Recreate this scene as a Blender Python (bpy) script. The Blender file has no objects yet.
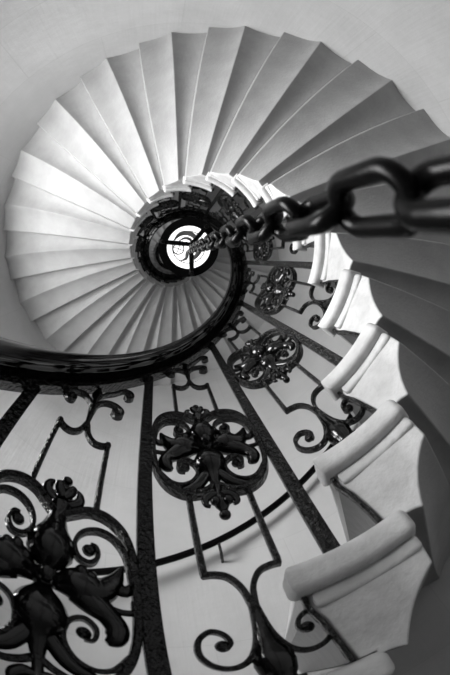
import bpy, bmesh, math, random
from mathutils import Vector, Matrix
random.seed(7)
C = bpy.context.scene.collection
S = 0.42                       # metres per model unit (unit = radius of the open well)
TH0, DTH = 1.2502, -0.28569    # angle of step 0 and turn per step
Z0, DZ = -0.0903, 0.40967      # height of step 0 and rise per step
RW = 4.075                     # radius of the tower wall
KLO, KHI = -9, 52
ZF = Z0 + KLO*DZ + 0.05        # floor level
RP = 1.03                      # radius of the balustrade
def th(k): return TH0 + k*DTH
def zk(k): return Z0 + k*DZ
def W(r, a, z): return Vector((r*math.cos(a)*S, r*math.sin(a)*S, (z-ZF)*S))

# ------------------------------------------------------------ materials
def mat(name):
    m = bpy.data.materials.new(name); m.use_nodes = True
    nt = m.node_tree; b = nt.nodes['Principled BSDF']
    return m, nt, b
def N(nt, t, **kw):
    n = nt.nodes.new(t)
    for k, v in kw.items():
        if k in n.inputs: n.inputs[k].default_value = v
        else: setattr(n, k, v)
    return n
def ramp(nt, src, stops):
    r = nt.nodes.new('ShaderNodeValToRGB'); nt.links.new(src, r.inputs[0])
    el = r.color_ramp.elements
    while len(el) < len(stops): el.new(0.5)
    for e, (p, c) in zip(el, stops): e.position = p; e.color = (c, c, c, 1)
    return r.outputs[0]
def bump(nt, b, src, strength, dist, prev=None):
    n = N(nt, 'ShaderNodeBump', Strength=strength, Distance=dist)
    nt.links.new(src, n.inputs['Height'])
    if prev: nt.links.new(prev, n.inputs['Normal'])
    nt.links.new(n.outputs[0], b.inputs['Normal']); return n.outputs[0]
def stone_mat(name, lo, hi, scale=6, worn=False):
    m, nt, b = mat(name)
    tc = N(nt, 'ShaderNodeTexCoord')
    n1 = N(nt, 'ShaderNodeTexNoise', Scale=scale, Detail=6.0, Roughness=0.6)
    nt.links.new(tc.outputs['Object'], n1.inputs['Vector'])
    c = ramp(nt, n1.outputs['Fac'], [(0.3, lo), (0.7, hi)] if not worn else [(0.28, lo*.82), (0.42, lo), (0.7, hi)])
    nt.links.new(c, b.inputs['Base Color'])
    b.inputs['Roughness'].default_value = 0.55
    b.inputs['Specular IOR Level'].default_value = 0.35
    n2 = N(nt, 'ShaderNodeTexNoise', Scale=90.0, Detail=4.0)
    nt.links.new(tc.outputs['Object'], n2.inputs['Vector'])
    p = bump(nt, b, n2.outputs['Fac'], 0.35, 0.004)
    n3 = N(nt, 'ShaderNodeTexNoise', Scale=14.0, Detail=5.0)
    nt.links.new(tc.outputs['Object'], n3.inputs['Vector'])
    bump(nt, b, n3.outputs['Fac'], 0.25, 0.02, p)
    return m
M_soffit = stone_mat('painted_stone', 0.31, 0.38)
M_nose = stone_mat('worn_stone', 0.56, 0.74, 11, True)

def wall_mat():
    m, nt, b = mat('limewashed_plaster')
    tc = N(nt, 'ShaderNodeTexCoord')
    sp = N(nt, 'ShaderNodeSeparateXYZ'); nt.links.new(tc.outputs['Object'], sp.inputs[0])
    at = N(nt, 'ShaderNodeMath', operation='ARCTAN2')
    nt.links.new(sp.outputs['Y'], at.inputs[0]); nt.links.new(sp.outputs['X'], at.inputs[1])
    mu = N(nt, 'ShaderNodeMath', operation='MULTIPLY'); mu.inputs[1].default_value = RW*S
    nt.links.new(at.outputs[0], mu.inputs[0])
    cb = N(nt, 'ShaderNodeCombineXYZ')
    nt.links.new(mu.outputs[0], cb.inputs[0]); nt.links.new(sp.outputs['Z'], cb.inputs[1])
    br = N(nt, 'ShaderNodeTexBrick', Scale=1.0)
    br.inputs['Brick Width'].default_value = 1.1; br.inputs['Row Height'].default_value = 0.62
    br.inputs['Mortar Size'].default_value = 0.003; br.inputs['Mortar Smooth'].default_value = 0.6
    for q, v in (('Color1', 1), ('Color2', 0.95), ('Mortar', 0.86)): br.inputs[q].default_value = (v, v, v, 1)
    nt.links.new(cb.outputs[0], br.inputs['Vector'])
    n1 = N(nt, 'ShaderNodeTexNoise', Scale=2.5, Detail=7.0, Roughness=0.6)
    nt.links.new(tc.outputs['Object'], n1.inputs['Vector'])
    c = ramp(nt, n1.outputs['Fac'], [(0.3, 0.44), (0.7, 0.52)])
    mx = N(nt, 'ShaderNodeMix', data_type='RGBA', blend_type='MULTIPLY'); mx.inputs[0].default_value = 1
    nt.links.new(c, mx.inputs[6]); nt.links.new(br.outputs['Color'], mx.inputs[7])
    nt.links.new(mx.outputs[2], b.inputs['Base Color'])
    b.inputs['Roughness'].default_value = 0.7
    mp = N(nt, 'ShaderNodeMapping'); mp.inputs['Scale'].default_value = (45, 45, 3)
    nt.links.new(tc.outputs['Object'], mp.inputs['Vector'])
    n2 = N(nt, 'ShaderNodeTexNoise', Scale=1.0, Detail=5.0)
    nt.links.new(mp.outputs[0], n2.inputs['Vector'])
    p = bump(nt, b, n2.outputs['Fac'], 0.3, 0.006)
    n3 = N(nt, 'ShaderNodeTexNoise', Scale=14.0, Detail=4.0)
    nt.links.new(tc.outputs['Object'], n3.inputs['Vector'])
    bump(nt, b, n3.outputs['Fac'], 0.2, 0.01, p)
    return m
M_wall = wall_mat()

def metal(name, col, rough, bs, bscale=160.0, spec=0.6, dist=0.004):
    m, nt, b = mat(name)
    b.inputs['Base Color'].default_value = (col, col, col, 1)
    b.inputs['Roughness'].default_value = rough
    b.inputs['Specular IOR Level'].default_value = spec
    tc = N(nt, 'ShaderNodeTexCoord')
    n = N(nt, 'ShaderNodeTexNoise', Scale=bscale, Detail=3.0)
    nt.links.new(tc.outputs['Object'], n.inputs['Vector'])
    bump(nt, b, n.outputs['Fac'], bs, dist)
    return m
M_iron = metal('black_painted_iron', 0.003, 0.17, 1.0, 105.0, 0.5, 0.013)
M_leaf = metal('black_cast_iron', 0.003, 0.16, 0.25, 70.0, 0.45, 0.004)
M_rail = metal('black_gloss_handrail', 0.002, 0.12, 0.06, 30.0, 0.14)
M_chain = metal('dark_chain_steel', 0.003, 0.27, 0.1, 60.0, 0.12)
M_grey = metal('grey_scroll_iron', 0.10, 0.4, 0.1)
def emit(name, v, s):
    m, nt, b = mat(name)
    b.inputs['Base Color'].default_value = (v, v, v, 1)
    b.inputs['Emission Color'].default_value = (1, 1, 1, 1)
    b.inputs['Emission Strength'].default_value = s
    return m
def board_mat():
    m = metal('varnished_riser', 0.16, 0.28, 0.5, 22.0, 0.5); m.node_tree.nodes['Principled BSDF'].inputs['Metallic'].default_value = 0.9
    return m
M_board = board_mat()
M_lamp = emit('lit_opal_glass', 0.8, 1.6)
M_sky = emit('daylight_glass', 0.8, 1.0)
M_floor = stone_mat('floor_stone', 0.22, 0.3, 3)

# ------------------------------------------------------------ helpers
def link(name, bm, m, parent=None, smooth=True, angle=40):
    bmesh.ops.recalc_face_normals(bm, faces=bm.faces)
    me = bpy.data.meshes.new(name); bm.to_mesh(me); bm.free()
    me.materials.append(m)
    for p in me.polygons: p.use_smooth = smooth
    if smooth:
        try: me.set_sharp_from_angle(angle=math.radians(angle))
        except Exception: pass
    o = bpy.data.objects.new(name, me); C.objects.link(o)
    if parent: o.parent = parent
    return o
def empty(name, label, cat, group=None, loc=(0, 0, 0), rz=0):
    o = bpy.data.objects.new(name, None); C.objects.link(o)
    o.empty_display_size = 0.05
    o.location = loc; o.rotation_euler = (0, 0, rz)
    if label: o['label'] = label; o['category'] = cat
    if group: o['group'] = group
    return o
def dup(o, parent):
    c = o.copy(); C.objects.link(c); c.parent = parent
    for ch in list(o.children):
        dup(ch, c)
    return c
def smooth_path(pts, n=6, closed=False):
    out = []; L = len(pts)
    for i in range(L if closed else L-1):
        def P(j): return pts[j % L] if closed else pts[max(0, min(L-1, j))]
        a, b, c, d = P(i-1), P(i), P(i+1), P(i+2)
        for s in range(n):
            t = s/n
            out.append(tuple(0.5*((2*b[q]) + (-a[q]+c[q])*t + (2*a[q]-5*b[q]+4*c[q]-d[q])*t*t + (-a[q]+3*b[q]-3*c[q]+d[q])*t**3) for q in range(len(b))))
    if not closed: out.append(tuple(pts[-1]))
    return out
# a panel is drawn in (x, y, z): x along the rail (upwards the stair), y outwards, z height above the ramp line
def lean(x, z): return x + .006 + .021*(2.95-z)   # the ironwork leans a little up the stair at its foot
def PW(x, y, z): return W(RP+y, th(0) - lean(x, z)/RP, z)
def bar(bm, pts, thick=0.02, depth=0.036, n=6, closed=False, y0=0.0):
    """flat bar bent along a path of (x, z) points; thick in the panel's plane, depth through it"""
    p = smooth_path(pts, n, closed) if n else list(pts)
    L = len(p); rings = []
    for i, q in enumerate(p):
        a = p[(i-1) % L] if closed else p[max(0, i-1)]
        b = p[(i+1) % L] if closed else p[min(L-1, i+1)]
        dx, dz = b[0]-a[0], b[1]-a[1]; l = math.hypot(dx, dz) or 1
        nx, nz = -dz/l, dx/l
        w = (q[2] if len(q) > 2 else thick)/2; d = depth/2; c = min(w, d)*0.45
        sec = [(-w, -d+c), (-w+c, -d), (w-c, -d), (w, -d+c), (w, d-c), (w-c, d), (-w+c, d), (-w, d-c)]
        rings.append([bm.verts.new(PW(q[0]+nx*s, y0+t, q[1]+nz*s)) for s, t in sec])
    m = len(rings)
    for i in range(m if closed else m-1):
        A, B = rings[i], rings[(i+1) % m]
        for j in range(8): bm.faces.new((A[j], A[(j+1) % 8], B[(j+1) % 8], B[j]))
    if not closed:
        bm.faces.new(rings[0]); bm.faces.new(rings[-1])
def blob(bm, pts, n=5, flat=0.8, seg=10, y0=0.0, conv=None):
    """soft cast form along (x, z, radius) points; flat = thickness through the panel"""
    p = smooth_path(pts, n); L = len(p); rings = []
    conv = conv or PW
    for i, q in enumerate(p):
        a, b = p[max(0, i-1)], p[min(L-1, i+1)]
        dx, dz = b[0]-a[0], b[1]-a[1]; l = math.hypot(dx, dz) or 1
        nx, nz = -dz/l, dx/l; r = max(q[2], 0.001)
        rings.append([bm.verts.new(conv(q[0]+nx*r*math.cos(u), y0+r*flat*math.sin(u), q[1]+nz*r*math.cos(u))) for u in [2*math.pi*j/seg for j in range(seg)]])
    for i in range(L-1):
        A, B = rings[i], rings[i+1]
        for j in range(seg): bm.faces.new((A[j], A[(j+1) % seg], B[(j+1) % seg], B[j]))
    bm.faces.new(rings[0]); bm.faces.new(rings[-1])
def ball(bm, x, z, r, y=0.0, sx=1.0, sz=1.0, conv=None):
    conv = conv or PW; nu, nv = 10, 7; rings = []
    top = bm.verts.new(conv(x, y, z+r*sz)); bot = bm.verts.new(conv(x, y, z-r*sz))
    for i in range(1, nv):
        f = math.pi*i/nv
        rings.append([bm.verts.new(conv(x+r*sx*math.sin(f)*math.cos(2*math.pi*j/nu), y+r*math.sin(f)*math.sin(2*math.pi*j/nu), z+r*sz*math.cos(f))) for j in range(nu)])
    for j in range(nu):
        bm.faces.new((top, rings[0][j], rings[0][(j+1) % nu])); bm.faces.new((bot, rings[-1][(j+1) % nu], rings[-1][j]))
    for a, b in zip(rings, rings[1:]):
        for j in range(nu): bm.faces.new((a[j], a[(j+1) % nu], b[(j+1) % nu], b[j]))
def lathe(bm, prof, x=0.0, seg=14, conv=None):
    conv = conv or PW
    rings = [[bm.verts.new(conv(x+r*math.cos(2*math.pi*j/seg), r*math.sin(2*math.pi*j/seg), z)) for j in range(seg)] for z, r in prof]
    for a, b in zip(rings, rings[1:]):
        for j in range(seg): bm.faces.new((a[j], a[(j+1) % seg], b[(j+1) % seg], b[j]))
    bm.faces.new(rings[0]); bm.faces.new(rings[-1])
def boxp(bm, x0, x1, y0, y1, z0, z1, conv=None):
    conv = conv or PW
    v = [bm.verts.new(conv(x, y, z)) for z in (z0, z1) for x, y in ((x0, y0), (x1, y0), (x1, y1), (x0, y1))]
    for f in ((0, 1, 2, 3), (4, 5, 6, 7), (0, 1, 5, 4), (1, 2, 6, 5), (2, 3, 7, 6), (3, 0, 4, 7)): bm.faces.new([v[i] for i in f])
def mir(pts): return [(-p[0],)+tuple(p[1:]) for p in pts]

# ------------------------------------------------------------ setting
def struct(o, name):
    o.name = name; o['kind'] = 'structure'; return o
def ring_wall():
    bm = bmesh.new(); n = 128
    zs = [ZF + i*(Z0+KHI*DZ+4.6-ZF)/72 for i in range(73)]
    top = []
    grid = [[bm.verts.new(W(RW, 2*math.pi*j/n, z)) for j in range(n)] for z in zs]
    grid2 = [[bm.verts.new(W(RW+0.5, 2*math.pi*j/n, z)) for j in range(n)] for z in zs]
    def hole(i, j):
        a = 2*math.pi*(j+0.5)/n; z = (zs[i]+zs[i+1])/2
        return any(w0 < a < w1 and wz0 < z < wz1 for w0, w1, wz0, wz1 in WINS)
    L = len(zs)-1
    for i in range(L):
        for j in range(n):
            k = (j+1) % n
            if hole(i, j): continue
            bm.faces.new((grid[i][j], grid[i][k], grid[i+1][k], grid[i+1][j]))
            bm.faces.new((grid2[i][j], grid2[i+1][j], grid2[i+1][k], grid2[i][k]))
            if hole(i, k): bm.faces.new((grid[i][k], grid2[i][k], grid2[i+1][k], grid[i+1][k]))
            if hole(i, (j-1) % n): bm.faces.new((grid[i][j], grid[i+1][j], grid2[i+1][j], grid2[i][j]))
            if i+1 < L and hole(i+1, j): bm.faces.new((grid[i+1][j], grid[i+1][k], grid2[i+1][k], grid2[i+1][j]))
            if i > 0 and hole(i-1, j): bm.faces.new((grid[i][j], grid2[i][j], grid2[i][k], grid[i][k]))
    boxes = []
    for w0, w1, wz0, wz1 in WINS:
        hs = [(i, j) for i in range(L) for j in range(n) if w0 < 2*math.pi*(j+0.5)/n < w1 and wz0 < (zs[i]+zs[i+1])/2 < wz1]
        boxes.append((2*math.pi*min(j for i, j in hs)/n, 2*math.pi*(max(j for i, j in hs)+1)/n, zs[min(i for i, j in hs)], zs[max(i for i, j in hs)+1]))
    return struct(link('wall_round', bm, M_wall, angle=60), 'wall_round'), boxes
RAD = math.radians
WINS = [(RAD(158), RAD(207), 1.5, 4.1), (RAD(158), RAD(207), 10.4, 12.6), (RAD(158), RAD(207), 19.4, 21.6)]  # lowest follows the stair's main light; upper two are added fill openings
POWER = [108, 18, 26]
wall, BOXES = ring_wall()
ZT = Z0+KHI*DZ+4.6
def disc(name, z0, z1, r, m, hole=0):
    bm = bmesh.new(); n = 96
    V = {}
    for z in (z0, z1):
        V[z] = [bm.verts.new(W(r, 2*math.pi*j/n, z)) for j in range(n)]
        if hole: V[z, 'i'] = [bm.verts.new(W(hole, 2*math.pi*j/n, z)) for j in range(n)]
    for j in range(n):
        k = (j+1) % n
        bm.faces.new((V[z0][j], V[z0][k], V[z1][k], V[z1][j]))
        if hole:
            bm.faces.new((V[z0, 'i'][j], V[z0, 'i'][k], V[z1, 'i'][k], V[z1, 'i'][j]))
            for z in (z0, z1): bm.faces.new((V[z][j], V[z][k], V[z, 'i'][k], V[z, 'i'][j]))
    if not hole:
        for z in (z0, z1): bm.faces.new(V[z])
    return struct(link(name, bm, m, smooth=False), name)
disc('floor', ZF-0.3, ZF, RW+0.5, M_floor)
disc('ceiling', ZT, ZT+0.3, RW+0.5, M_wall)
# windows outside the frame; upper two added only to light the higher turns
def make_window(num, box):
    bm = bmesh.new(); a0, a1, wz0, wz1 = box
    n = 14
    for i in range(n):
        A, B = a0+(a1-a0)*i/n, a0+(a1-a0)*(i+1)/n
        bm.faces.new([bm.verts.new(W(RW+0.4, a, z)) for a, z in ((A, wz0), (B, wz0), (B, wz1), (A, wz1))])
    bmesh.ops.remove_doubles(bm, verts=bm.verts, dist=1e-5)
    win = struct(link('window_%d' % num, bm, M_sky), 'window_%d' % num)
    bm = bmesh.new()
    for i in range(5):
        a = a0+(a1-a0)*i/4
        boxp(bm, -0.05, 0.05, -0.05, 0.05, wz0, wz1, lambda x, y, z, a=a: W(RW+0.32+y, a+x/RW, z))
    for i in range(4):
        z = wz0+(wz1-wz0)*i/3
        for q in range(n):
            A, B = a0+(a1-a0)*q/n, a0+(a1-a0)*(q+1)/n
            boxp(bm, 0, B-A, -0.04, 0.04, z-0.05, z+0.05, lambda x, y, z_, A=A: W(RW+0.32+y, A+x, z_))
    link('window_frame', bm, M_nose, win, smooth=False)
for i, b_ in enumerate(BOXES): make_window(i+1, b_)

# ------------------------------------------------------------ stone steps
def lerp(a, b, t): return a+(b-a)*t
def step_local(r, k, z, base):
    return base.inverted() @ W(r, th(k), z+Z0)
def make_step(bi):
    base = Matrix.Translation(W(2.4, th(0), Z0)) @ Matrix.Rotation(th(0), 4, 'Z')
    P = lambda r, k, z: step_local(r, k, z, base)
    # block
    bm = bmesh.new(); rows = []
    NT = 14; ks = [0, .03]+[i/NT for i in range(1, NT+1)]
    for t in ks:
        r = lerp(1.0, RW, t)
        Bk, Bz = lerp(0, .133, t), lerp(0, -.086, t)
        Ak, Az = lerp(.671, .612, t), lerp(.2154, .140, t)
        lk = lerp(-.305, -.39, t)
        sec = [(lerp(-.47, -.44, t), .047), (lerp(-.28, -.375, t), .047), (lk, lerp(.02, -.10, t))]
        for i in range(1, 6):
            u = i/6; sec.append((lerp(lk, Bk, u), lerp(lerp(.02, -.10, t), Bz, u) + lerp(.012, .062, t)*4*u*(1-u)))
        m = 8
        for i in range(m+1):
            u = i/m; sag = lerp(.042, .05, t)*4*u*(1-u)
            sec.append((lerp(Bk, Ak, u) - (sag*0.9 if t < 1 else sag*.6)*lerp(1.3, .3, t), lerp(Bz, Az, u)+sag*lerp(.62, 1.25*(1.45-.9*u), t)))
        sec += [(lerp(.70, .615, t), .30), (lerp(.70, .615, t), .393), (-.625, .393), (-.64, .30), (-.565, .235), (-.505, .13)]
        rows.append([bm.verts.new(P(r, k, z)) for k, z in sec])
    for a, b in zip(rows, rows[1:]):
        for j in range(len(a)): bm.faces.new((a[j], a[(j+1) % len(a)], b[(j+1) % len(a)], b[j]))
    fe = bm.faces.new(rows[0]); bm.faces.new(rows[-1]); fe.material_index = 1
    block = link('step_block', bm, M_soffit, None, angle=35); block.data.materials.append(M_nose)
    bv = block.modifiers.new('bevel', 'BEVEL'); bv.width = 0.0035; bv.segments = 2; bv.limit_method = 'ANGLE'; bv.angle_limit = math.radians(35)
    def slab(name, r0, r1, f0, f1, b0, b1, z0, z1, wd, seg, m, nr=12):
        bm = bmesh.new(); outline = []
        for i in range(13): outline.append((r0, lerp(f0, b0, i/12)))
        for i in range(1, nr+1): t = i/nr; outline.append((lerp(r0, r1, t), lerp(b0, b1, t)))
        for i in range(1, 13): outline.append((r1, lerp(b1, f1, i/12)))
        for i in range(1, nr): t = i/nr; outline.append((lerp(r1, r0, t), lerp(f1, f0, t)))
        A = [bm.verts.new(P(r, k, z0)) for r, k in outline]; B = [bm.verts.new(P(r, k, z1)) for r, k in outline]
        bm.faces.new(A); bm.faces.new(B)
        for j in range(len(A)): bm.faces.new((A[j], A[(j+1) % len(A)], B[(j+1) % len(A)], B[j]))
        bmesh.ops.recalc_face_normals(bm, faces=bm.faces)
        corner = P(r0, b0, z0)
        edges = [e for e in bm.edges if abs(e.verts[0].co.z-e.verts[1].co.z) < 1e-4 or (e.verts[0].co.xy-corner.xy).length < 1e-4]
        bmesh.ops.bevel(bm, geom=edges, offset=wd, segments=seg, profile=.5, affect='EDGES', clamp_overlap=True)
        o = link(name, bm, m, None, angle=50)
        return o
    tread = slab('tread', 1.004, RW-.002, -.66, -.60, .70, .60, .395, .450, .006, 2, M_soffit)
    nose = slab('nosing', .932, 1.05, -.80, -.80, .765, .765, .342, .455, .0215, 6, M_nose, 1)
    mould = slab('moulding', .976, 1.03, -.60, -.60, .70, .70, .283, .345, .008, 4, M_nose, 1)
    bm = bmesh.new()      # glossy riser board and its dark angle strip at the well end
    def riser(r0, r1, d0, d1):
        v = [bm.verts.new(P(r, k-d, z)) for d in (d0, d1) for r in (r0, r1) for k, z in ((-.635, .39), (-.65, .30), (-.575, .235), (-.515, .13), (-.49, .048))]
        for i in range(4): bm.faces.new((v[i], v[i+1], v[i+6], v[i+5])); bm.faces.new((v[10+i], v[15+i], v[16+i], v[11+i]))
        for i in range(4): bm.faces.new((v[i], v[10+i], v[11+i], v[i+1])); bm.faces.new((v[5+i], v[6+i], v[16+i], v[15+i]))
        bm.faces.new((v[0], v[5], v[15], v[10])); bm.faces.new((v[4], v[14], v[19], v[9]))
    riser(1.02, RW-.003, 0.004, .03)
    board = link('riser_board', bm, M_board, None, angle=30)
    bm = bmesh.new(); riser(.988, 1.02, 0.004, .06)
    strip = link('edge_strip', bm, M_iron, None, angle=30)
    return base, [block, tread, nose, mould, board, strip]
base0, parts0 = make_step(0)
def step_label(k): pass
# bake the modifiers once so every copy shares light mesh data
dg = bpy.context.evaluated_depsgraph_get()
for o in parts0:
    me = bpy.data.meshes.new_from_object(o.evaluated_get(dg)); o.modifiers.clear(); o.data = me
ORD = {-1: 'pale stone step cut off by the bottom edge, only its nosing showing',
       0: 'big pale stone step at lower right, lowest one seen whole',
       1: 'pale stone step right above the lowest whole one, dark riser gap under its nosing',
       2: 'third pale stone step from the bottom right, scroll foot beside its nosing',
       3: 'bright stone step, fourth from the bottom right, clear of the chain',
       4: 'bright stone step just below the blurred chain',
       5: 'bright stone step half hidden behind the blurred chain'}
def clock(k):
    h = (math.degrees(th(k)) + 90) % 360 / 30
    m = int(round(h*6))*10
    return '%d:%02d' % ((m//60 - 1) % 12 + 1, m % 60)
for k in range(KLO, KHI+1):
    rz = k*DTH
    mw = Matrix.Rotation(rz, 4, 'Z') @ base0; mw.translation.z += k*DZ*S
    e = empty('stone_step', 'x', 'step', 'cantilevered stone steps of the spiral stair')
    e.location = mw.translation; e.rotation_euler = (0, 0, th(0)+rz)
    if k in ORD: lab = ORD[k]
    elif k < -1: lab = 'pale stone step below the picture, reaching to %s on a clock face' % clock(k)
    elif k < 22: lab = 'pale stone step of the wide first turn, pointing to %s on a clock face' % clock(k)
    elif k < 44: lab = 'pale stone step of the small second turn, pointing to %s on a clock face' % clock(k)
    else: lab = 'pale stone step of the farthest turn, pointing to %s on a clock face' % clock(k)
    e['label'] = lab
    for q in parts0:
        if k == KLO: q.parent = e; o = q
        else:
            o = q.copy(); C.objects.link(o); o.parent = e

# ------------------------------------------------------------ balustrade
bal = empty('balustrade', 'black wrought and cast iron scrollwork balustrade with glossy handrail round the open stairwell', 'railing', None, W(0, 0, ZF))
def helix(name, prof, k0, k1, m, parent, per=6, off=0.0, angle=50):
    bm = bmesh.new(); rings = []; n = int((k1-k0)*per)
    for i in range(n+1):
        k = k0+(k1-k0)*i/n
        rings.append([bm.verts.new(W(r, th(k), zk(k)+z+off)) for r, z in prof])
    L = len(prof)
    for a, b in zip(rings, rings[1:]):
        for j in range(L): bm.faces.new((a[j], a[(j+1) % L], b[(j+1) % L], b[j]))
    bm.faces.new(rings[0]); bm.faces.new(rings[-1])
    return link(name, bm, m, parent, angle=angle)
KR0, KR1 = KLO+0.4, KHI-0.6
railp = [(.797, 2.905), (.812, 2.893), (.835, 2.905), (.865, 2.945), (.885, 2.962), (.900, 2.952), (.912, 2.957), (.925, 2.985), (.98, 2.99),
         (1.075, 2.99), (1.092, 3.01), (1.095, 3.05), (1.07, 3.10), (1.02, 3.13), (.95, 3.14), (.88, 3.12), (.83, 3.07), (.80, 3.0)]
rail = helix('handrail', railp, KR0, KR1, M_rail, bal)
helix('rail_core', [(.995, 2.935), (1.065, 2.935), (1.065, 2.989), (.995, 2.989)], KR0, KR1, M_iron, rail)

def make_panel(parent):
    # cartouche hoop
    bm = bmesh.new()
    half = [(.0, 2.015), (.045, 2.045), (.10, 2.082), (.165, 2.078), (.222, 2.03), (.256, 1.94), (.266, 1.83), (.266, 1.70), (.25, 1.59), (.21, 1.50), (.15, 1.452), (.09, 1.445), (.04, 1.465), (.0, 1.49)]
    bar(bm, half[:-1]+mir(half[::-1])[:-1], .026, .058, 5, True)
    for s in (1, -1): boxp(bm, s*.262-.012, s*.262+.03*s+.0, -.012, .012, 1.735, 1.765)
    frame = link('scroll_panel', bm, M_iron, parent)
    for s in (1, -1):
        q = (lambda L: L) if s == 1 else mir
        bm = bmesh.new()   # upper bar with its square elbow
        bar(bm, q([(.122, 2.495), (.124, 2.47), (.124, 2.07)]), .023, .040, 0)
        bar(bm, q([(.131, 2.492), (.095, 2.468), (.055, 2.468), (.022, 2.505), (.004, 2.57)]), .024, .036)
        link('upper_bar', bm, M_iron, frame)
        bm = bmesh.new()
        bar(bm, q([(.124, 1.47), (.124, 1.075), (.122, 1.056)]), .023, .040, 0)
        bar(bm, q([(.130, 1.058), (.09, 1.058), (.05, 1.042), (.018, .99), (.006, .92)]), .02, .038)
        link('lower_bar', bm, M_iron, frame)
        bm = bmesh.new()
        bar(bm, q([(.258, 1.82, .022), (.238, 1.93, .02), (.195, 1.995, .018), (.14, 2.012, .017), (.09, 1.985, .016), (.07, 1.93, .016), (.088, 1.885, .016), (.125, 1.875, .016), (.148, 1.905, .015), (.140, 1.94, .013), (.12, 1.945, .011)]), depth=.042)
        ball(bm, s*.118, 1.925, .022)
        link('upper_volute', bm, M_iron, frame)
        bm = bmesh.new()
        bar(bm, q([(.235, 1.565, .020), (.19, 1.512, .02), (.14, 1.50, .018), (.09, 1.53, .017), (.064, 1.59, .016), (.078, 1.65, .016), (.118, 1.672, .016), (.150, 1.645, .015), (.145, 1.605, .013), (.12, 1.60, .011)]), depth=.042)
        ball(bm, s*.118, 1.622, .022)
        link('lower_volute', bm, M_iron, frame)
        bm = bmesh.new()   # acanthus leaf reaching sideways
        blob(bm, q([(.0, 1.765, .026), (.035, 1.768, .030), (.08, 1.78, .060), (.13, 1.782, .064), (.17, 1.79, .046), (.205, 1.835, .028), (.224, 1.885, .008)]), flat=.9)
        blob(bm, q([(.10, 1.765, .05), (.145, 1.735, .048), (.185, 1.70, .036), (.208, 1.66, .034), (.20, 1.622, .030), (.178, 1.605, .012)]), flat=.9)
        blob(bm, q([(.15, 1.80, .03), (.195, 1.815, .024), (.235, 1.80, .022), (.262, 1.835, .008)]), flat=.7)
        blob(bm, q([(.17, 1.735, .014), (.22, 1.722, .012), (.262, 1.725, .012)]), flat=1)
        for a, b, r in ((.10, 1.825, .022), (.13, 1.815, .02), (.07, 1.80, .02)): ball(bm, s*a, b, r, y=-.03)
        link('acanthus_leaf', bm, M_leaf, frame)
        bm = bmesh.new()   # lyre scroll at the foot
        bar(bm, q([(.004, .955, .02), (.008, .88, .024), (.024, .79, .024), (.058, .725, .022), (.105, .700, .02), (.155, .712, .019), (.188, .755, .018), (.184, .81, .018), (.148, .842, .017), (.112, .828, .016), (.098, .795, .015), (.112, .772, .013)]), depth=.036)
        ball(bm, s*.122, .785, .022)
        link('lyre_scroll', bm, M_iron, frame)
        bm = bmesh.new()   # scroll under the handrail
        d = -.07 if s == -1 else 0.0
        arm = [(.002, 2.66, .022), (.01, 2.73, .022), (.03, 2.795+d*.4, .02), (.07, 2.835+d*.6, .019), (.12, 2.84+d, .018), (.158, 2.81+d, .017), (.160, 2.765+d, .016), (.130, 2.745+d, .015), (.106, 2.765+d, .014), (.112, 2.79+d, .012)]
        bar(bm, q(arm), depth=.042)
        ball(bm, s*.128, 2.785+d, .024)
        if s == 1:
            bar(bm, [(.01, 2.83, .018), (.04, 2.90, .018), (.09, 2.965, .018), (.15, 3.05, .018), (.195, 3.045, .017), (.205, 2.995, .016), (.175, 2.965, .014), (.155, 2.99, .012)], depth=.04)
            ball(bm, .176, 3.0, .024)
        link('top_scroll', bm, M_iron, frame)
    bm = bmesh.new()
    lathe(bm, [(2.53, .010), (2.55, .016), (2.60, .013), (2.66, .017), (2.72, .024), (2.76, .016), (2.80, .018), (2.84, .034), (2.88, .030), (2.91, .014), (2.94, .010)])
    link('top_stem', bm, M_leaf, frame)
    bm = bmesh.new()
    lathe(bm, [(1.78, .02), (1.80, .024), (1.822, .050), (1.855, .074), (1.89, .076), (1.925, .066), (1.96, .046), (2.0, .034), (2.03, .030), (2.05, .038), (2.065, .038), (2.08, .022)])
    link('bulb', bm, M_leaf, frame)
    bm = bmesh.new()       # crown finial of curled petals
    blob(bm, [(0, 2.06, .02), (0, 2.11, .024), (0, 2.15, .016), (0, 2.17, .010)])
    ball(bm, 0, 2.185, .022, sz=.8)
    for s in (1, -1):
        blob(bm, [(0, 2.075, .014), (s*.035, 2.085, .019), (s*.060, 2.11, .020), (s*.058, 2.14, .016), (s*.045, 2.158, .008)])
        blob(bm, [(0, 2.09, .014), (s*.018, 2.12, .022), (s*.03, 2.15, .014)], y0=-.02)
        blob(bm, [(0, 2.09, .014), (s*.02, 2.11, .014), (s*.03, 2.14, .009)], y0=.03)
    link('crown_finial', bm, M_leaf, frame)
    bm = bmesh.new()       # boss and lower leaf
    ball(bm, 0, 1.768, .044, y=-.012)
    ball(bm, 0, 1.765, .03, y=-.06)
    blob(bm, [(0, 1.76, .025), (0, 1.735, .030), (0, 1.70, .062), (0, 1.655, .080), (0, 1.61, .072), (0, 1.565, .036), (0, 1.50, .020)], flat=.85)
    for s in (1, -1):
        blob(bm, [(s*.02, 1.59, .028), (s*.05, 1.545, .030), (s*.085, 1.50, .028), (s*.13, 1.475, .020), (s*.175, 1.468, .006)], flat=.8)
        ball(bm, s*.03, 1.64, .03, y=-.035)
    link('centre_leaf', bm, M_leaf, frame)
    bm = bmesh.new()       # drop finial
    blob(bm, [(0, 1.50, .02), (0, 1.45, .016), (0, 1.41, .026), (0, 1.375, .034), (0, 1.345, .020), (0, 1.325, .014)], y0=-.015)
    ball(bm, 0, 1.315, .024, y=-.015)
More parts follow.
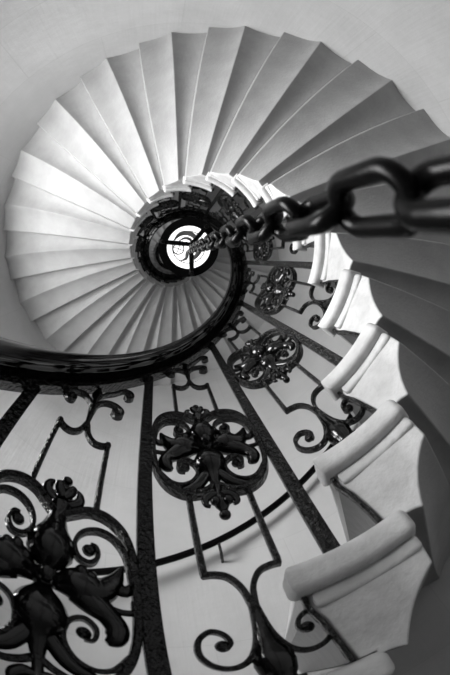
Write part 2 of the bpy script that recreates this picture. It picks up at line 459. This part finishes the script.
    for s in (1, -1):
        blob(bm, [(0, 1.425, .016), (s*.032, 1.43, .020), (s*.060, 1.405, .018), (s*.062, 1.375, .013), (s*.046, 1.365, .009)], y0=-.015)
        ball(bm, s*.026, 1.375, .022, y=-.035)
    link('drop_finial', bm, M_leaf, frame)
    bm = bmesh.new()       # vase foot
    lathe(bm, [(.575, .055), (.60, .058), (.612, .045), (.63, .042), (.65, .052), (.69, .060), (.73, .056), (.77, .036), (.83, .024), (.90, .018), (.95, .016)])
    boxp(bm, -.075, .075, -.05, .05, .568, .598)
    boxp(bm, -.058, .058, -.042, .042, .598, .622)
    link('vase_foot', bm, M_leaf, frame)
    return frame
PK = [-8.32, -6.32, -4.33, -2.33, -.33, 1.64, 3.60]
while PK[-1] < KHI-2.5: PK.append(PK[-1]+2.0)
def post_mesh():
    bm = bmesh.new()
    boxp(bm, -.034, .034, -.020, .020, .30, 2.60)
    bmesh.ops.bevel(bm, geom=list(bm.edges), offset=.0018, segments=2, affect='EDGES')
    bmesh.ops.recalc_face_normals(bm, faces=bm.faces)
    return bm
def place(o, k, zoff=0.0):
    """turn an object built at step 0 up to step position k"""
    o.location = (0, 0, (zk(k)-Z0+zoff)*S); o.rotation_euler = (0, 0, k*DTH)
def built(z):  # W() heights are measured from the floor; panels are drawn from the ramp line
    return z
post0 = None; panel0 = None
for i, k in enumerate(PK):
    z_foot = zk(2*round((k+.33)/2)) + .452           # tread it stands on
    z_top = zk(k) + 2.99
    bm = bmesh.new()
    b = lambda x, y, z, k=k: W(RP+y, th(k)-lean(x, z-zk(k))/RP, z)
    boxp(bm, -.030, .030, -.020, .020, z_foot, z_top-.02, b)
    boxp(bm, -.042, .042, -.024, .024, z_foot-.002, z_foot+.02, b)
    bmesh.ops.bevel(bm, geom=list(bm.edges), offset=.0016, segments=2, affect='EDGES')
    link('post', bm, M_iron, bal)
for i in range(len(PK)-1):
    k = PK[i]+1.0
    if panel0 is None:
        h = make_panel(bal); panel0 = h
    else:
        h = dup(panel0, bal)
# panel meshes are drawn about step 0 with z measured from the ramp line: lift by Z0
for i, h in enumerate([c for c in bal.children if c.name.startswith('scroll_panel')]):
    k = PK[i]+1.0
    h.rotation_euler = (0, 0, k*DTH)
    h.location = (0, 0, zk(k)*S)
# children parented to bal, whose origin is on the floor: keep world placement
for c in bal.children:
    c.matrix_parent_inverse = Matrix.Translation(W(0, 0, ZF)).inverted()

# ------------------------------------------------------------ wall handrail
wr = empty('wall_handrail', 'thin dark round handrail winding up the plastered tower wall behind the balustrade', 'handrail', None, W(0, 0, ZF))
prof = [(3.80+.058*math.cos(a), 2.775+.058*math.sin(a)) for a in [2*math.pi*j/12 for j in range(12)]]
r_ = helix('rail_tube', prof, KLO+.5, KHI-1, M_rail, wr, 4)
k = KLO+2.06
while k < KHI-1:
    bm = bmesh.new()
    cv = lambda x, y, z, k=k: W(y, th(k)-x/3.8, zk(k)+z)
    pts = [(3.80, 2.75), (3.80, 2.62), (3.84, 2.55), (3.95, 2.53), (4.07, 2.53)]
    sp = smooth_path(pts, 5); rings = []
    for i, q in enumerate(sp):
        a, b = sp[max(0, i-1)], sp[min(len(sp)-1, i+1)]
        d = Vector((b[0]-a[0], b[1]-a[1])).normalized(); nx, nz = -d.y, d.x
        rings.append([bm.verts.new(cv(.022*math.sin(u), q[0]+nx*.022*math.cos(u), q[1]+nz*.022*math.cos(u))) for u in [2*math.pi*j/8 for j in range(8)]])
    for A, B in zip(rings, rings[1:]):
        for j in range(8): bm.faces.new((A[j], A[(j+1) % 8], B[(j+1) % 8], B[j]))
    bm.faces.new(rings[0]); bm.faces.new(rings[-1])
    link('bracket', bm, M_iron, wr)
    k += 3.0
for c in wr.children: c.matrix_parent_inverse = Matrix.Translation(W(0, 0, ZF)).inverted()

# ------------------------------------------------------------ chain and lantern
CX, CY = -0.1537, 0.1166          # where the camera stands in the well
CD = 0.30
chx, chy = CX+CD*math.cos(math.radians(-18.5)), CY+CD*math.sin(math.radians(-18.5))
def V3(x, y, z): return Vector((x*S, y*S, (z-ZF)*S))
ZL = 3.97                          # lantern height
chain = empty('hanging_chain', 'heavy dark chain hanging down the stairwell close to the lens', 'chain', None, V3(chx, chy, ZL-.05))
def link_mesh():
    bm = bmesh.new(); L, Wd, r = .208, .122, .0195
    path = []; hw = Wd/2-r; hl = L/2-r-hw
    for i in range(13): a = math.pi*i/12; path.append((hw*math.cos(a), hl+hw*math.sin(a)))
    for i in range(13): a = math.pi+math.pi*i/12; path.append((hw*math.cos(a), -hl+hw*math.sin(a)))
    n = len(path); rings = []
    for i, q in enumerate(path):
        a, b = path[i-1], path[(i+1) % n]; d = Vector((b[0]-a[0], b[1]-a[1])).normalized(); nx, nz = -d.y, d.x
        rings.append([bm.verts.new(((q[0]+nx*r*math.cos(u))*S, r*math.sin(u)*S, (q[1]+nz*r*math.cos(u))*S)) for u in [2*math.pi*j/10 for j in range(10)]])
    for i in range(n):
        A, B = rings[i], rings[(i+1) % n]
        for j in range(10): bm.faces.new((A[j], A[(j+1) % 10], B[(j+1) % 10], B[j]))
    return bm
pitch = .208-2*.0195-.002
l0 = link('link', link_mesh(), M_chain, chain, angle=80)
z = -.14; i = 0; top = ZL-.05
nl = int((top-.9*pitch/2-(-1.0))/pitch)
for i in range(nl):
    o = l0 if i == 0 else l0.copy()
    if i: C.objects.link(o); o.parent = chain
    o.location = (0, 0, -(i+.45)*pitch*S)
    o.rotation_euler = (0, 0, math.radians(58 + (0 if i % 2 else 68) + 5*math.sin(i*1.3)))
LX, LY = CX+.068*ZL, CY-.033*ZL
lan = empty('ring_lantern', 'round black ring lantern with white lit glass hanging high in the middle of the stairwell', 'lantern', None, V3(LX, LY, ZL))
def lv(x, y, z): return Vector((x*S, y*S, z*S))
def annulus(bm, ro, ri, z0, z1, n=64, cx=0, cy=0):
    R = [[bm.verts.new(lv(cx+r*math.cos(2*math.pi*j/n), cy+r*math.sin(2*math.pi*j/n), z)) for j in range(n)] for r, z in ((ro, z0), (ro, z1), (ri, z1), (ri, z0))]
    for i in range(4):
        A, B = R[i], R[(i+1) % 4]
        for j in range(n): bm.faces.new((A[j], A[(j+1) % n], B[(j+1) % n], B[j]))
LS = ZL*.1055/.42                 # scale of the ring
bm = bmesh.new(); annulus(bm, .42*LS, .305*LS, 0, .05)
bmesh.ops.bevel(bm, geom=[e for e in bm.edges if len(e.link_faces) == 2 and e.calc_face_angle() > 1], offset=.003, segments=2, affect='EDGES')
link('ring_frame', bm, M_rail, lan)
bm = bmesh.new(); n = 48
for z_ in (.06, .10):
    vs = [bm.verts.new(lv(.33*LS*math.cos(2*math.pi*j/n), .33*LS*math.sin(2*math.pi*j/n), z_)) for j in range(n)]; bm.faces.new(vs)
bm.verts.ensure_lookup_table()
for j in range(n): bm.faces.new((bm.verts[j], bm.verts[(j+1) % n], bm.verts[n+(j+1) % n], bm.verts[n+j]))
link('opal_glass', bm, M_lamp, lan, angle=30)
def tube2(bm, pts, r, z, flat=1.0):
    sp = smooth_path(pts, 6); rings = []
    for i, q in enumerate(sp):
        a, b = sp[max(0, i-1)], sp[min(len(sp)-1, i+1)]
        d = Vector((b[0]-a[0], b[1]-a[1])).normalized(); nx, ny = -d.y, d.x
        rr = q[2] if len(q) > 2 else r
        rings.append([bm.verts.new(lv(q[0]+nx*rr*math.cos(u), q[1]+ny*rr*math.cos(u), z+rr*flat*math.sin(u))) for u in [2*math.pi*j/8 for j in range(8)]])
    for A, B in zip(rings, rings[1:]):
        for j in range(8): bm.faces.new((A[j], A[(j+1) % 8], B[(j+1) % 8], B[j]))
    bm.faces.new(rings[0]); bm.faces.new(rings[-1])
hub = (.03, -.035)
for a in (193, 85, -50):
    a = math.radians(-a) if False else math.radians({193: 167+26, 85: 85, -50: -50}[a])
    ex, ey = .37*LS*math.cos(a), .37*LS*math.sin(a)
    bm = bmesh.new(); tube2(bm, [(hub[0], hub[1], .028), ((hub[0]+ex)/2, (hub[1]+ey)/2, .034), (ex, ey, .030)], .02, -.03, .7)
    arm = link('arm', bm, M_rail, lan)
    bm = bmesh.new(); n = 12
    R = [[bm.verts.new(lv(ex+r*math.cos(2*math.pi*j/n), ey+r*math.sin(2*math.pi*j/n), z_)) for j in range(n)] for r, z_ in ((.034, .01), (.036, -.05), (.028, -.062))]
    for A, B in zip(R, R[1:]):
        for j in range(n): bm.faces.new((A[j], A[(j+1) % n], B[(j+1) % n], B[j]))
    bm.faces.new(R[0]); bm.faces.new(R[-1]); link('bolt', bm, M_chain, arm)
bm = bmesh.new()
for z0_, z1_, r_1 in ((-.055, .02, .045), (-.075, -.055, .028)):
    vs0 = [bm.verts.new(lv(hub[0]+r_1*math.cos(2*math.pi*j/16), hub[1]+r_1*math.sin(2*math.pi*j/16), z0_)) for j in range(16)]
    vs1 = [bm.verts.new(lv(hub[0]+r_1*math.cos(2*math.pi*j/16), hub[1]+r_1*math.sin(2*math.pi*j/16), z1_)) for j in range(16)]
    bm.faces.new(vs0); bm.faces.new(vs1)
    for j in range(16): bm.faces.new((vs0[j], vs0[(j+1) % 16], vs1[(j+1) % 16], vs1[j]))
link('hub', bm, M_rail, lan)
bm = bmesh.new()      # scrolled guard below the glass
k_ = LS
annulus(bm, .235*k_, .222*k_, .035, .05)
annulus(bm, .085*k_, .068*k_, .035, .05, 24, -.145*k_, .02*k_)
for a in range(4):
    u = a*math.pi/2+.4
    tube2(bm, [(-.145*k_, .02*k_), (-.145*k_+.075*k_*math.cos(u), .02*k_+.075*k_*math.sin(u))], .006, .042)
tube2(bm, [(-.21*k_, -.10*k_, .008), (-.12*k_, -.19*k_, .03), (0, -.20*k_, .035), (.10*k_, -.13*k_, .03), (.13*k_, -.03*k_, .01)], .02, .045, .2)
tube2(bm, [(-.14*k_, -.09*k_, .006), (-.06*k_, -.13*k_, .018), (.02*k_, -.11*k_, .02), (.06*k_, -.03*k_, .01)], .02, .045, .2)
tube2(bm, [(-.12*k_, .19*k_, .006), (-.04*k_, .16*k_, .022), (-.02*k_, .08*k_, .026), (.02*k_, .02*k_, .01)], .02, .045, .2)
tube2(bm, [(.20*k_, -.09*k_, .006), (.17*k_, .03*k_, .03), (.10*k_, .13*k_, .03), (.03*k_, .20*k_, .01)], .02, .045, .2)
link('scroll_guard', bm, M_grey, lan)
bm = bmesh.new(); L_ = ZT-ZL-.1
vs = [[bm.verts.new(lv(.012*math.cos(2*math.pi*j/8), .012*math.sin(2*math.pi*j/8), z_)) for j in range(8)] for z_ in (.1, L_+.1+.2)]
for j in range(8): bm.faces.new((vs[0][j], vs[0][(j+1) % 8], vs[1][(j+1) % 8], vs[1][j]))
bm.faces.new(vs[0]); bm.faces.new(vs[1]); link('suspension_rod', bm, M_chain, lan)

# ------------------------------------------------------------ light
def area(name, loc, target, sx, sy, power):
    l = bpy.data.lights.new(name, 'AREA'); l.shape = 'RECTANGLE'; l.size = sx; l.size_y = sy; l.energy = power
    o = bpy.data.objects.new(name, l); C.objects.link(o); o.location = loc
    o.rotation_euler = (Vector(target)-Vector(loc)).to_track_quat('-Z', 'Y').to_euler(); return o
for (a0, a1, wz0, wz1), pw in zip(BOXES, POWER):
    am = (a0+a1)/2; zm = (wz0+wz1)/2
    area('window_daylight', W(RW+.15, am, zm), W(0, 0, zm+.6), (a1-a0)*RW*S*.85, (wz1-wz0)*S*.9, pw)
w = bpy.data.worlds.new('World'); bpy.context.scene.world = w; w.use_nodes = True
w.node_tree.nodes['Background'].inputs[0].default_value = (.02, .02, .02, 1)

# ------------------------------------------------------------ camera (a fisheye lens looking up the well)
cam = bpy.data.cameras.new('Camera'); co = bpy.data.objects.new('Camera', cam); C.objects.link(co)
M = ((0.9815331, 0.0, -0.1912924), (-0.0540524, 0.9592484, -0.2773461), (0.1834969, 0.2825642, 0.9415341))
R = Matrix((M[0], [-v for v in M[1]], [-v for v in M[2]])).transposed()
co.matrix_world = Matrix.Translation(V3(CX, CY, 0)) @ R.to_4x4()
cam.type = 'PANO'; cam.sensor_fit = 'AUTO'; cam.sensor_width = 36; cam.clip_start = 0.005
cam.panorama_type = 'FISHEYE_LENS_POLYNOMIAL'
cam.sensor_fit = 'HORIZONTAL'; cam.sensor_height = 54
K = [0.04305439533842962, 0.00019172512755252625, -1.2024677405869261e-05, 3.1589684371420156e-07]
cam.fisheye_polynomial_k0 = 0
cam.fisheye_polynomial_k1, cam.fisheye_polynomial_k2, cam.fisheye_polynomial_k3, cam.fisheye_polynomial_k4 = [-v for v in K]
cam.fisheye_fov = math.radians(230)
bpy.context.scene.camera = co
cam.dof.use_dof = True; cam.dof.focus_distance = 0.8; cam.dof.aperture_fstop = 14
vs_ = bpy.context.scene.view_settings
vs_.view_transform = 'Standard'; vs_.look = 'None'; vs_.gamma = 1; vs_.exposure = 0.0; vs_.use_curve_mapping = False
